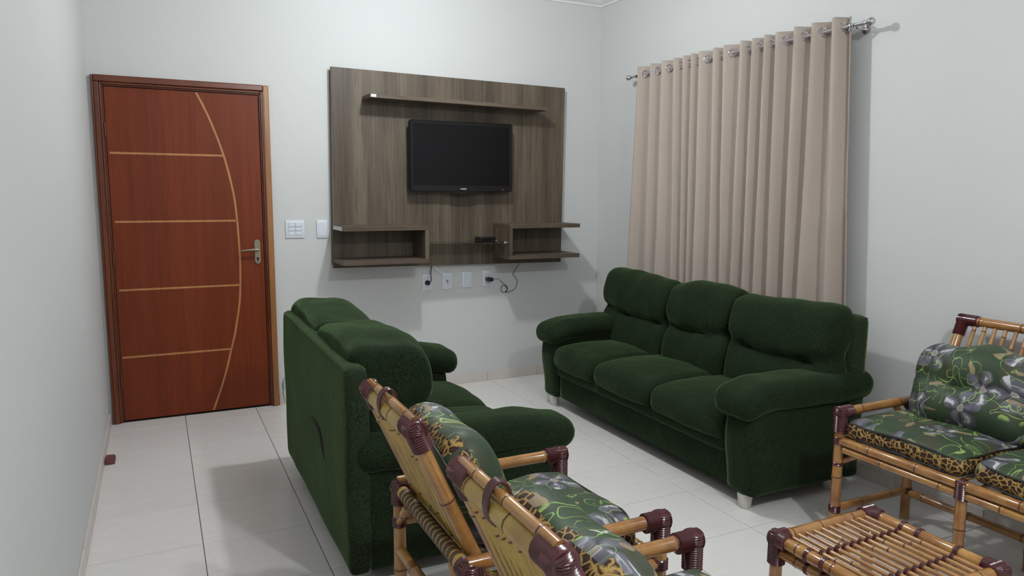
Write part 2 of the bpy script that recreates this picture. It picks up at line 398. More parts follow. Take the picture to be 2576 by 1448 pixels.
# stepped plaster cornice swept along each wall
prof = [(0, 0), (.012, 0), (.012, .012), (.02, .018), (.034, .024), (.05, .036), (.058, .052), (.075, .056), (.075, .068), (.09, .07), (.09, .08), (0, .08)]
def cornice(n, p, q, nrm):
    bm = bmesh.new(); p, q, nv = Vector(p), Vector(q), Vector(nrm); d = (q-p).normalized()
    A = [bm.verts.new(p + nv*a + d*a + Vector((0, 0, h))) for a, h in prof]; C = [bm.verts.new(q + nv*a - d*a + Vector((0, 0, h))) for a, h in prof]
    for i in range(len(prof)): bm.faces.new((A[i], A[(i+1) % len(prof)], C[(i+1) % len(prof)], C[i]))
    bm.faces.new(A); bm.faces.new(C)
    o = link('trim_%d' % n, bm, 'plaster', smooth=False); o['kind'] = 'structure'
cornice(1, (0, 0, ZM), (XR, 0, ZM), (0, -1, 0)); cornice(2, (XR, 0, ZM), (XR, YF, ZM), (-1, 0, 0))
cornice(3, (XR, YF, ZM), (0, YF, ZM), (0, 1, 0)); cornice(4, (0, YF, ZM), (0, 0, ZM), (1, 0, 0))

# ---------------------------------------------------------------- door
door = bpy.data.objects.new('door_1', None); COL.objects.link(door); door.location = (.54, 0, 0); door['kind'] = 'structure'
cw = .062
def casing(name, path_lo, path_hi, axis):
    bm = bmesh.new()
    if axis == 'z':
        x0, x1 = path_lo, path_hi; out = x0 < .5
        s = 1 if out else -1; e = x0 if out else x1
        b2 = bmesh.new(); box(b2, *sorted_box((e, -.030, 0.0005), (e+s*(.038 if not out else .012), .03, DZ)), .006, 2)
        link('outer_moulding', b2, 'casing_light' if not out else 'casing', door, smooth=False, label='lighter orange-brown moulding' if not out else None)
        box(bm, *sorted_box((e+s*(.0382 if not out else .0122), -.026, 0.0005), (e+s*.040, .03, DZ-.0405)), .004, 2)
        box(bm, *sorted_box((e+s*.0402, -.019, 0.0005), (e+s*.054, .03, DZ-.041)), .004, 2)
        box(bm, *sorted_box((e+s*.0542, -.006, 0.0005), (e+s*cw, .03, DZ-.055)), .002, 1)
    else:
        box(bm, (DX0+.0125, -.030, DZ-.040), (DX1-.0385, .03, DZ), .006, 2)
        box(bm, (DX0+.0545, -.019, DZ-.054), (DX1-.0545, .03, DZ-.0402), .004, 2)
        box(bm, (DX0+cw, -.006, DZ-cw), (DX1-cw, .03, DZ-.0542), .002, 1)
    return link(name, bm, 'casing', door, smooth=False)
def sorted_box(a, b): return tuple(min(a[i], b[i]) for i in range(3)), tuple(max(a[i], b[i]) for i in range(3))
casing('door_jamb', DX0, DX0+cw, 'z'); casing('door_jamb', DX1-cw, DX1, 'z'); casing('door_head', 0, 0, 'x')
leaf = B('door_leaf', (DX0+cw+.003, .004, .010), (DX1-cw-.003, .036, DZ-cw-.003), 'door', door, .002, smooth=False)
yi = .0032
arc = [(.612, 2.140), (.655, 2.05), (.692, 1.959), (.728, 1.856), (.761, 1.748), (.793, 1.61), (.818, 1.463), (.829, 1.33), (.835, 1.188), (.838, 1.03), (.833, .873), (.824, .755), (.806, .643), (.785, .535), (.758, .431), (.729, .318), (.696, .208), (.662, .11), (.626, .014)]
AP = spline([(a, 0, z) for a, z in arc], 4)
def strip(pts, wd, name, m='inlay'):
    bm = bmesh.new(); L = []
    for i, p in enumerate(pts):
        d = (pts[min(i+1, len(pts)-1)]-pts[max(i-1, 0)]).normalized(); nn = Vector((d.z, 0, -d.x))*wd/2
        L.append([bm.verts.new((q.x, yy, q.z)) for q, yy in ((p-nn, yi), (p+nn, yi), (p+nn, .006), (p-nn, .006))])
    for a, b in zip(L, L[1:]):
        for k in range(4): bm.faces.new((a[k], a[(k+1) % 4], b[(k+1) % 4], b[k]))
    bm.faces.new(L[0]); bm.faces.new(L[-1]); return link(name, bm, m, leaf, smooth=False)
strip(AP, .0125, 'curved_inlay')
for (x0, x1, z) in ((.097, .757, 1.740), (.103, .829, 1.309), (.102, .829, .871), (.095, .755, .431)):
    strip([Vector((x0, 0, z)), Vector((x1, 0, z))], .0125, 'straight_inlay')
hd = bmesh.new(); hx = .953
vs = []
for k in range(24):
    a = 2*math.pi*k/24; vs.append((hx+.019*math.cos(a), (.062 if math.sin(a) >= 0 else -.062)+.021*math.sin(a)+1.096))
F0 = [hd.verts.new((x, -.004, z)) for x, z in vs]; F1 = [hd.verts.new((x, .004, z)) for x, z in vs]
hd.faces.new(F0); hd.faces.new(F1)
for k in range(24): hd.faces.new((F0[k], F0[(k+1) % 24], F1[(k+1) % 24], F1[k]))
plate = link('handle_plate', hd, 'brass', leaf, sharp=30)
bm = bmesh.new(); lathe(bm, (hx, 0, 1.112), (hx, -.05, 1.112), [(0, .010, 0), (.045, .009, 0)])
tube(bm, spline([(hx+.004, -.045, 1.112), (hx-.03, -.047, 1.113), (hx-.075, -.045, 1.110), (hx-.108, -.04, 1.106)], 5), lambda t: .0085-.002*t, 10); link('lever', bm, 'brass', leaf)
bm = bmesh.new(); lathe(bm, (hx, -.002, 1.048), (hx, -.0065, 1.048), [(0, .008, 0), (.004, .008, 0)], 14); box(bm, (hx-.002, -.009, 1.03), (hx+.002, -.004, 1.047)); link('keyhole', bm, 'black_plastic', leaf)
for z in (.28, 1.08, 1.88):
    bm = bmesh.new(); lathe(bm, (DX0+cw-.001, -.007, z-.045), (DX0+cw-.001, -.007, z+.045), [(0, .006, 0), (.09, .006, 0)], 10); link('hinge', bm, 'node', door)

# ---------------------------------------------------------------- TV wall unit
TL = random.Random(3)
unit = thing('tv_wall_unit', (2.39, -.025, .95), 'brown wood-grain wall panel with a long shelf above two open niches and a glass ledge', 'wall unit')
def pt(u_, w_, y):  # slightly out-of-level panel
    t = -.0116; return (1.456+u_*math.cos(t)-w_*math.sin(t), y, .966+u_*math.sin(t)+w_*math.cos(t))
W_, H_ = 1.868, 1.397
def pbox(u0, u1, w0, w1, y0, y1, bev=.0012):
    bm = bmesh.new(); box(bm, (u0, y0, w0), (u1, y1, w1), bev, 1)
    for v in bm.verts: v.co = Vector(pt(v.co.x, v.co.z, v.co.y))
    return bm
link('front_panel', pbox(0, W_, 0, H_, -.052, -.034), 'panel', unit, smooth=False)
link('rear_frame', pbox(.0, W_-.02, .02, H_-.02, -.033, -.001), 'niche', unit, smooth=False)
sh = link('long_shelf', pbox(.222, 1.61, 1.186, 1.212, -.242, -.0525), 'panelx', unit, smooth=False)
link('sticker', pbox(.232, .268, 1.190, 1.209, -.2432, -.2421, 0), 'label', sh, smooth=False)
def lvl(bm, name, mat='panelx', par=unit, **k): return link(name, bm, mat, par, smooth=False, **k)
def nb(lo, hi): bm = bmesh.new(); box(bm, lo, hi, .0012, 1); return bm
YN = -.352
for (x0, x1, sx) in ((1.461, 2.073, 2.046), (2.709, 3.322, 2.709)):
    tb = lvl(nb((x0, YN, 1.242), (x1, -.0525, 1.272)), 'niche_top_board')
    bb = lvl(nb((x0, YN, 1.008), (x1, -.0525, 1.038)), 'niche_bottom_board')
    lvl(nb((sx, YN+.001, 1.0385), (sx+.027, -.0525, 1.2415)), 'niche_side_board', 'panel')
    if x0 < 2:
        lvl(nb((x0-.0008, YN+.02, 1.244), (x0+.0002, YN+.29, 1.270)), 'sticker', 'label', tb)
        pass
bm = bmesh.new(); box(bm, (2.0745, -.318, 1.132), (2.7075, -.060, 1.139), .001, 1)
link('glass_ledge', bm, 'glass', unit, smooth=False)
for (x, y) in ((2.697, -.13), (2.697, -.300), (2.085, -.13), (2.085, -.300)):
    bm = bmesh.new(); lathe(bm, (x+(.011 if x > 2.4 else -.011), y, 1.1355), (x-(.011 if x > 2.4 else -.011), y, 1.1355), [(0, .0085, 0), (.018, .0085, 0), (.022, .006, 0)], 12); link('glass_clip', bm, 'chrome', unit)
bx = thing('receiver_box', (2.60, -.14, 1.140), 'small black receiver box lying on the glass ledge under the television', 'box')
bm = bmesh.new(); box(bm, (2.535, -.20, 1.143), (2.665, -.09, 1.170), .003, 2); link('case', bm, 'black_plastic', bx)
B('front_window', (2.55, -.2025, 1.149), (2.63, -.200, 1.163), 'screen', bx, .0005)
for x in (2.545, 2.655):
    for y in (-.19, -.10):
        bm = bmesh.new(); lathe(bm, (x, y, 1.1395), (x, y, 1.1435), [(0, .005, 0), (.004, .005, 0)], 8); link('foot', bm, 'dark_cable', bx)

tv = thing('television', (2.41, -.053, 1.77), 'black flat screen television mounted on the brown wall panel', 'television')
tx0, tx1, tz0, tz1, ty = 2.003, 2.827, 1.513, 2.026, -.152
bm = bmesh.new(); prof_o = []
def rrect(x0, x1, z0, z1, rd, n=5):
    o_ = []
    for cx, cz, a0 in ((x1-rd, z1-rd, 0), (x0+rd, z1-rd, 90), (x0+rd, z0+rd, 180), (x1-rd, z0+rd, 270)):
        for k in range(n+1): a = math.radians(a0+90*k/n); o_.append((cx+rd*math.cos(a), cz+rd*math.sin(a)))
    return o_
def ringmesh(bm, loops):
    R_ = [[bm.verts.new((x, y, z)) for x, z in lp] for lp, y in loops]
    for a, b in zip(R_, R_[1:]):
        for k in range(len(a)): bm.faces.new((a[k], a[(k+1) % len(a)], b[(k+1) % len(a)], b[k]))
    return R_
sx0, sx1, sz0, sz1 = tx0+.028, tx1-.028, tz0+.045, tz1-.030
R_ = ringmesh(bm, [(rrect(sx0, sx1, sz0, sz1, .002), ty+.006), (rrect(sx0, sx1, sz0, sz1, .002), ty+.001), (rrect(tx0+.004, tx1-.004, tz0+.004, tz1-.004, .018), ty-.001), (rrect(tx0, tx1, tz0, tz1, .02), ty+.005), (rrect(tx0, tx1, tz0, tz1, .02), ty+.03), (rrect(tx0+.04, tx1-.04, tz0+.03, tz1-.04, .03), ty+.062)])
bm.faces.new(R_[-1]); link('housing', bm, 'black_plastic', tv, sharp=35)
bm = bmesh.new(); box(bm, (sx0, ty+.0045, sz0), (sx1, ty+.0058, sz1)); link('screen', bm, 'screen', tv, smooth=False)
bm = bmesh.new(); # shallow chin below the logo
L0 = [(2.415+(.11*math.sin(a)), tz0+.004-.020*max(0, math.cos(a))) for a in [math.radians(-90+180*k/14) for k in range(15)]]
A = [bm.verts.new((x, ty+.001, z)) for x, z in L0]; C = [bm.verts.new((x, ty+.02, z)) for x, z in L0]
bm.faces.new(A); bm.faces.new(C)
for k in range(len(A)): bm.faces.new((A[k], A[(k+1) % len(A)], C[(k+1) % len(A)], C[k]))
link('chin', bm, 'black_plastic', tv, sharp=30)
def text_mesh(name, s, size, loc, mat, parent, rot=(math.pi/2, 0, 0)):
    cu = bpy.data.curves.new(name, 'FONT'); cu.body = s; cu.size = size; cu.align_x = 'CENTER'; cu.align_y = 'CENTER'; cu.extrude = .0004; cu.offset = size*.02
    tmp = bpy.data.objects.new(name, cu); COL.objects.link(tmp); dg = bpy.context.evaluated_depsgraph_get(); dg.update()
    me = bpy.data.meshes.new_from_object(tmp.evaluated_get(dg)); bpy.data.objects.remove(tmp)
    me.materials.clear(); me.materials.append(M[mat]); o = bpy.data.objects.new(name, me); COL.objects.link(o)
    o.parent = parent; o.location = Vector(loc) - world_loc(parent); o.rotation_euler = rot; return o
text_mesh('logo', 'PHILIPS', .0150, (2.418, ty-.0018, tz0+.020), 'label', tv)
bm = bmesh.new(); lathe(bm, (2.745, ty, tz0+.018), (2.745, ty-.003, tz0+.018), [(0, .0028, 0), (.003, .0022, 0)], 10); link('power_light', bm, 'led', tv)
bm = bmesh.new(); box(bm, (2.27, -.092, 1.66), (2.56, -.0535, 1.90), .003, 1); link('wall_bracket', bm, 'black_plastic', tv, smooth=False)

# ---------------------------------------------------------------- switch plates, sockets, cables
def plate_thing(name, x0, x1, z0, z1, label, group=None, cat='socket'):
    o = thing(name, ((x0+x1)/2, 0, (z0+z1)/2), label, cat, group)
    bm = bmesh.new(); box(bm, (x0, -.009, z0), (x1, -.0003, z1), .003, 2); link('cover_plate', bm, 'white_plastic', o)
    bm = bmesh.new(); box(bm, (x0+.012, -.0102, z0+.016), (x1-.012, -.009, z1-.016), .0006, 1); link('inner_plate', bm, 'white_plastic', o)
    return o
sw = plate_thing('light_switch', 1.143, 1.272, 1.184, 1.308, 'square white switch plate with six keys between the door and the wall unit', cat='switch')
for cx in (1.184, 1.231):
    for k, cz in enumerate((1.276, 1.247, 1.218)):
        bm = bmesh.new(); box(bm, (cx-.0215, -.0106, cz-.0135), (cx+.0215, -.0101, cz+.0135)); gp = link('key_gap', bm, 'white_line', sw, smooth=False)
        bm = bmesh.new(); box(bm, (cx-.0202, -.0135, cz-.0122), (cx+.0202, -.0107, cz+.0122), .0012, 1); link('switch_key', bm, 'white_plastic', sw, smooth=False)
plate_thing('blank_plate', 1.356, 1.434, 1.181, 1.308, 'blank white wall plate touching the left edge of the wall unit', cat='wall plate')
P1 = plate_thing('power_socket', 2.137, 2.216, .762, .886, 'leftmost white socket plate under the unit, with black round plug', 'socket plates under the wall unit')
P2 = plate_thing('antenna_socket', 2.298, 2.381, .762, .890, 'white socket plate under the unit with a white antenna cable', 'socket plates under the wall unit')
P3 = plate_thing('blank_plate', 2.464, 2.548, .768, .893, 'blank white plate under the unit with nothing plugged in', 'socket plates under the wall unit', 'wall plate')
P4 = plate_thing('power_socket', 2.636, 2.722, .772, .896, 'rightmost white socket plate under the unit, holding a chunky black plug', 'socket plates under the wall unit')
bm = bmesh.new(); lathe(bm, (2.339, -.009, .826), (2.339, -.02, .826), [(0, .008, 0), (.01, .008, 0)], 12); link('connector', bm, 'chrome', P2)
c1 = thing('power_cable', (2.18, -.01, .82), 'short black cord with a round plug hanging from the wall unit', 'cable')
bm = bmesh.new(); lathe(bm, (2.176, -.0103, .822), (2.176, -.045, .822), [(0, .019, 0), (.022, .019, 0), (.035, .012, 0)], 16); link('plug', bm, 'dark_cable', c1)
bm = bmesh.new(); tube(bm, spline([(2.215, -.020, .975), (2.203, -.03, .935), (2.196, -.038, .885), (2.197, -.045, .845), (2.180, -.043, .822)], 6), .0034, 8); link('wire', bm, 'dark_cable', c1)
c2 = thing('antenna_cable', (2.3, -.01, .85), 'white antenna cable looping from the wall unit to the second socket', 'cable')
bm = bmesh.new(); tube(bm, spline([(2.212, -.02, .970), (2.225, -.035, .945), (2.27, -.055, .905), (2.322, -.07, .862), (2.345, -.07, .830), (2.339, -.05, .815), (2.339, -.0205, .826)], 6), .003, 8); link('wire', bm, 'white_plastic', c2)
c3 = thing('adapter_cable', (2.8, -.01, .82), 'thin black adapter cord with a loop hanging below the right niche', 'cable')
bm = bmesh.new(); box(bm, (2.660, -.075, .814), (2.705, -.0103, .843), .006, 2); link('plug', bm, 'dark_cable', c3)
pts = [(2.70, -.06, .829), (2.73, -.05, .830), (2.765, -.03, .826), (2.80, -.02, .802), (2.835, -.015, .768), (2.853, -.014, .735), (2.842, -.014, .716), (2.81, -.012, .716), (2.80, -.010, .742), (2.815, -.010, .769), (2.85, -.012, .763), (2.856, -.014, .735), (2.835, -.017, .716), (2.87, -.014, .716), (2.925, -.012, .738), (2.945, -.01, .795), (2.925, -.010, .835), (2.905, -.012, .855), (2.93, -.016, .90), (2.975, -.02, .955), (2.99, -.022, .975)]
bm = bmesh.new(); tube(bm, spline(pts, 6), .0021, 6); link('wire', bm, 'dark_cable', c3)

# ---------------------------------------------------------------- curtain rod and curtains
RX, RZ = 3.605, 2.374
CY = -.033
rod = thing('curtain_rod', (RX, -1.6, RZ), 'chrome curtain rod with ball ends on the right wall', 'curtain rod')
bm = bmesh.new(); lathe(bm, (RX, -.585, RZ), (RX, -2.60, RZ), [(0, .0095, 0), (2.015, .0095, 0)], 14); link('pole', bm, 'chrome', rod)
for yy, s in ((-.585, 1), (-2.60, -1)):
    bm = bmesh.new(); lathe(bm, (RX, yy-s*.01, RZ), (RX, yy+s*.05, RZ), [(0, .012, 0), (.012, .0125, 0), (.014, .010, 0), (.022, .009, 0), (.026, .013, 0), (.030, .013, 0)], 16)
    ball(bm, (RX, yy+s*.036, RZ), .0205, 18, 12); link('finial', bm, 'chrome', rod)
for yy in (-.66, -2.535):
    bm = bmesh.new(); lathe(bm, (XR-.0003, yy, RZ-.012), (RX-.01, yy, RZ-.012), [(0, .024, 0), (.006, .024, 0), (.008, .007, 0), (.075, .006, 0)], 14)
    tube(bm, [(RX-.012+.015*math.cos(a)+.012, yy, RZ+.015*math.sin(a)) for a in [math.radians(x) for x in range(150, 400, 25)]], .004, 6); link('bracket', bm, 'chrome', rod)
topY = [-.69, -.844, -.972, -1.099, -1.191, -1.277, -1.363, -1.496, -1.587, -1.736, -1.825, -1.922, -2.015, -2.150, -2.272, -2.405, -2.500]
botY = [-.622, -.836, -.964, -1.15, -1.245, -1.302, -1.389, -1.544, -1.63, -1.733, -1.836, -1.927, -2.045, -2.17, -2.274, -2.466, -2.600]
ZT, ZB = 2.428, .42
def curtain(k0, k1, label):
    cur = thing('curtain', (RX, (topY[k0]+topY[k1])/2, ZT), label, 'curtain', 'beige curtains on the chrome rod')
    bm = bmesh.new(); NZ, NS = 40, 16; grid = []
    for iz in range(NZ+1):
        t = iz/NZ; z = ZT+(ZB-ZT)*t; tt = min(1, t*1.25); row = []
        for k in range(k0, k1):
            ya = topY[k]*(1-tt)+botY[k]*tt+CY; yb = topY[k+1]*(1-tt)+botY[k+1]*tt+CY; wd = abs(yb-ya)
            amp = (.050 if wd > .12 else .043)*(1-.15*t+.25*math.sin(k*2.1+t*3)*t*t)
            for s in range(NS + (1 if k == k1-1 else 0) - (4 if k == 15 else 0)):
                ph = s/NS; tri = 1-4*abs(ph-.5) if True else 0; wv = -(.45*math.cos(2*math.pi*ph) - .42*tri)
                off = 0
                sw_ = .004*math.sin(9*t+k*1.7)*t
                row.append(bm.verts.new((RX + amp*wv + sw_, ya+(yb-ya)*ph + off, z + .0015*math.sin(k*3+ph*6))))
        grid.append(row)
    for a, b in zip(grid, grid[1:]):
        for i in range(len(a)-1): bm.faces.new((a[i], a[i+1], b[i+1], b[i]))
    o = link('drape', bm, 'curtain', cur, sharp=80); md = o.modifiers.new('t', 'SOLIDIFY'); md.thickness = .0022
    for k in range(k0, k1):
        for ph in (.25, .75):
            ya, yb = topY[k]+CY, topY[k+1]+CY; wd = abs(yb-ya); y = ya+(yb-ya)*ph
            dv = Vector((math.copysign(.80, 1 if ph == .25 else -1), -.60, 0)).normalized(); nv = Vector((-dv.y, dv.x, 0)); up = Vector((0, 0, 1)); c = Vector((RX, y, RZ))
            bm = bmesh.new(); R0, r0 = .0235, .0062
            tube(bm, [c + dv*R0*math.cos(a) + up*R0*math.sin(a) for a in [2*math.pi*i/18 for i in range(18)]], r0, 7, closed=True)
            link('grommet', bm, 'chrome', cur)
    return cur
curtain(0, 8, 'left-hand beige grommet curtain, nearer the television wall')
curtain(8, 16, 'right-hand beige grommet curtain, nearer the rod end with its long shadow')

# ---------------------------------------------------------------- green sofas
def ss(a, b, x):
    t = max(0, min(1, (x-a)/(b-a))); return t*t*(3-2*t)
def sofa(root, rear, front, y_far, y_near, arm, splits_seat, splits_back, face, ztop=.90, zcush=.965, cd_=.26, zroll=(.645, .645), frame_t=.10, arm_in=1.0, near_ext=.0):
    """face=+1 faces +X. rear/front are x of the rear face and the arm front; y_far > y_near"""
    X = lambda d: rear + face*d          # depth from the rear face towards the front
    dep = abs(front-rear)
    def sb(name, d0, d1, y0, y1, z0, z1, rad, mat='velvet', cell=.03, deform=None, nz=.0, nzs=6, par=root):
        lo = (min(X(d0), X(d1)), min(y0, y1), z0); hi = (max(X(d0), X(d1)), max(y0, y1), z1)
        return link(name, soft_box(lo, hi, rad, cell, deform, nz, nzs), mat, par, sharp=75)
    # base with a stepped front rail
    sb('base', .05, dep-.075, y_far-arm*.75, y_near+arm*.75, .075, .30, .02, cell=.06)
    sb('front_rail', dep-.12, dep-.050, y_far-arm*.75, y_near+arm*.75, .235, .335, .03, cell=.04, nz=.003)
    def bk(p, q):
        return p
    # back frame, slightly tapered, padded top
    sb('back_frame', 0, frame_t, y_far, y_near, .072, ztop-.004, (.020, .024, .030), 'velvet_back', cell=.045, nz=.007, nzs=3.5)
    # arms: flat side panel below an overhanging roll
    for s, y in ((1, y_far), (-1, y_near)):
        y0, y1 = y, y-s*arm*.80
        def panel(p, q, s=s):
            # belly at the front edge
            d = (p.x-rear)*face/dep
            p.x += face*(.030*math.exp(-((p.z-.36)/.15)**2)-.02)*ss(.8, 1, d); return p
        sb('arm_panel', .03, dep-.03, y0-s*.012, y1, .072, .52, (.03, .03, .03), cell=.04, deform=panel, nz=.004, nzs=4)
        def roll(p, q, s=s, y=y):
            d = (p.x-rear)*face/dep
            # thick at the back, dipping at the front; overhang
            p.z += .016*math.sin(min(1, d)*math.pi*.9)-.026*ss(.78, 1.02, d)+.010*ss(.3, 0, d)
            p.y += s*.010*math.sin(d*5)
            return p
        zr = zroll[0 if s > 0 else 1]; ext = 0 if s > 0 else near_ext
        sb('arm_roll', -.070 if (face < 0 and s < 0) else .02, dep+.030+ext, y+s*.028, y-s*arm*(1.0 if s > 0 else arm_in), zr-.148, zr, (.070, .075, .070), cell=.03, deform=roll, nz=.007, nzs=7)
    # seat cushions
    for a, b in zip(splits_seat, splits_seat[1:]):
        wdt = abs(a-b)
        def seat(p, q):
            if q.z > 0: p.z += .030*(1-q.x**2)*(1-q.y**2) + .006
            p.z -= .012*ss(.2, 1, face*q.x)
            p.x += face*.020*(1-q.y**2)*ss(.4, 1, face*q.x)
            return p
        sb('seat_cushion', .20, dep-.012, a+.004, b-.004, .305, .455, (.075, .05, .062), cell=.028, deform=seat, nz=.006, nzs=7)
    # back cushions: pillow bulge over a smile-shaped crease over a flatter lower half
    nb_ = len(splits_back)-1
    for i, (a, b) in enumerate(zip(splits_back, splits_back[1:])):
        def backc(p, q, i=i):
            z = p.z; zc = .665 + .030*q.y*q.y + .012*math.sin(i*2.3+q.y*2)
            h = (z-zc)
            fr = ss(-.2, 1, face*q.x)
            up_ = max(0, min(1, h/(zcush-zc))); lowp = max(0, min(1, -h/.28))
            bulge = .060*math.sin(math.pi*min(.98, .08+up_*.9))**.5*(1 if h > 0 else 0) + .050*math.sin(math.pi*lowp*.85)**.6*(1 if h <= 0 else 0)
            crease = -.022*math.exp(-(h/.016)**2)
            side = (1-.25*abs(q.y)**6)
            p.x += face*fr*(bulge*side+crease*(1-abs(q.y)**6)) - face*.055*ss(.45, .95, z)*1.0
            if q.z > .2:
                p.z += .014*math.sin(q.y*2.2+i*1.9)*ss(.2, 1, q.z)-.018*abs(q.y)**3
            pinch = .016*math.exp(-((z-zc)/.05)**2); p.y -= math.copysign(pinch, q.y)*abs(q.y)**4
            return p
        sb('back_cushion', frame_t+.004, cd_, a+.006, b-.006, .40, zcush, (.062, .048, .056), cell=.024, deform=backc, nz=.012, nzs=6.5)
    for d in (.10, dep-.09):
        for s, y in ((1, y_far-.10), (-1, y_near+(.10 if face < 0 else .17))):
            bm = bmesh.new(); lathe(bm, (X(d), y, 0.0005), (X(d), y, .075), [(0, .026, 0), (.006, .031, 0), (.074, .038, 0)], 18); link('foot', bm, 'plastic_foot', root)

big = thing('three_seat_sofa', (3.15, -1.75, 0), 'long dark green three-seat sofa against the right wall under the curtains', 'sofa')
sofa(big, 3.525, 2.755, -.72, -2.815, .25, [-.915, -1.43, -2.02, -2.60], [-.745, -1.49, -2.07, -2.785], -1, ztop=.918, zcush=.960, cd_=.245, zroll=(.622, .620))
lov = thing('two_seat_sofa', (1.4, -2.0, 0), 'dark green two-seat sofa seen from behind, its back to the door', 'sofa')
sofa(lov, .922, 1.835, -1.215, -2.690, .25, [-1.45, -1.975, -2.44], [-1.235, -1.93, -2.61], 1, ztop=.880, zcush=.938, cd_=.362, zroll=(.640, .596), arm_in=.80, near_ext=.04, frame_t=.088)
# loose back cloth with a slit and frayed edge on the love seat
bm = bmesh.new()
tube(bm, spline([(.9195, -1.995, .503), (.918, -2.09, .505), (.918, -2.19, .49), (.918, -2.235, .44), (.920, -2.262, .395)], 5), lambda t: .0035+.004*math.sin(math.pi*t), 6)
link('torn_seam', bm, 'cord', lov, label='dark slit in the backing cloth')
bm = bmesh.new()
for k in range(7):
    y0 = -1.212+.002*k; z0 = .50-.012*k
    tube(bm, spline([(.926, y0, z0), (.917, y0+.012, z0-.02), (.912+.003*k, y0+.02+.004*k, z0-.05-.006*k)], 4), .0012, 4)
link('frayed_threads', bm, 'velvet_back', lov)['kind'] = 'stuff'

# ---------------------------------------------------------------- bamboo furniture
def pole(name, a, b, rad, parent, mat='bamboo', step=.17, seg=12, ph=None, label=None, thick=1.10):
    a, b = Vector(a), Vector(b); L = (b-a).length; bm = bmesh.new(); prof = [(0, rad*.97, 0)]
    t = step*(random.uniform(.35, .9) if ph is None else ph)
    while t < L-.02:
        prof += [(t-.010, rad, 0), (t-.0035, rad*thick, 1), (t-.0005, rad*(thick-.07), 1), (t+.002, rad*thick, 0), (t+.010, rad*1.005, 0)]
        t += step*random.uniform(.9, 1.1)
    prof.append((L, rad*.98, 0)); lathe(bm, a, b, prof, seg); return link(name, bm, [mat, 'node'], parent, sharp=60)
def wrap_prof(L, rad, pitch=.0066):
    pr = []; n = max(2, int(L/pitch))
    pr.append((0, rad*.93, 0))
    for i in range(n):
        t = (i+.02)*L/n; pr += [(t, rad*.975, 0), (t+L/n*.5, rad*1.085, 0)]
    pr.append((L, rad*.93, 0)); return pr
def wrap(bm, a, b, rad): lathe(bm, a, b, wrap_prof((Vector(b)-Vector(a)).length, rad), 14)
def corner(name, c, dirs, parent, rad=.027, knob=None):
    """bound joint: ridged sleeves along every member plus a crossed knob"""
    bm = bmesh.new(); c = Vector(c)
    for d, L in dirs:
        d = Vector(d).normalized(); wrap(bm, c - d*rad*.82, c + d*L, rad)
    kr = (knob or rad*1.10)*.94
    ball(bm, c, kr, 14, 10)
    for k in range(3):
        ax = Vector(dirs[0][0]).normalized(); x, y = frame_of(ax); off = (k-1)*.35
        m_ = [c + (x*math.cos(a)*(1) + ax*math.sin(a)*.9 + y*off*.5).normalized()*kr*1.03 for a in [2*math.pi*i/16 for i in range(16)]]
        tube(bm, m_, .0032, 5, closed=True)
    return link(name, bm, 'maroon', parent, sharp=75)
def tie(c, d, rad, parent, L=.016):
    c, d = Vector(c), Vector(d).normalized(); bm = bmesh.new(); wrap(bm, c-d*L/2, c+d*L/2, rad*1.13); return link('tie_band', bm, 'maroon', parent)

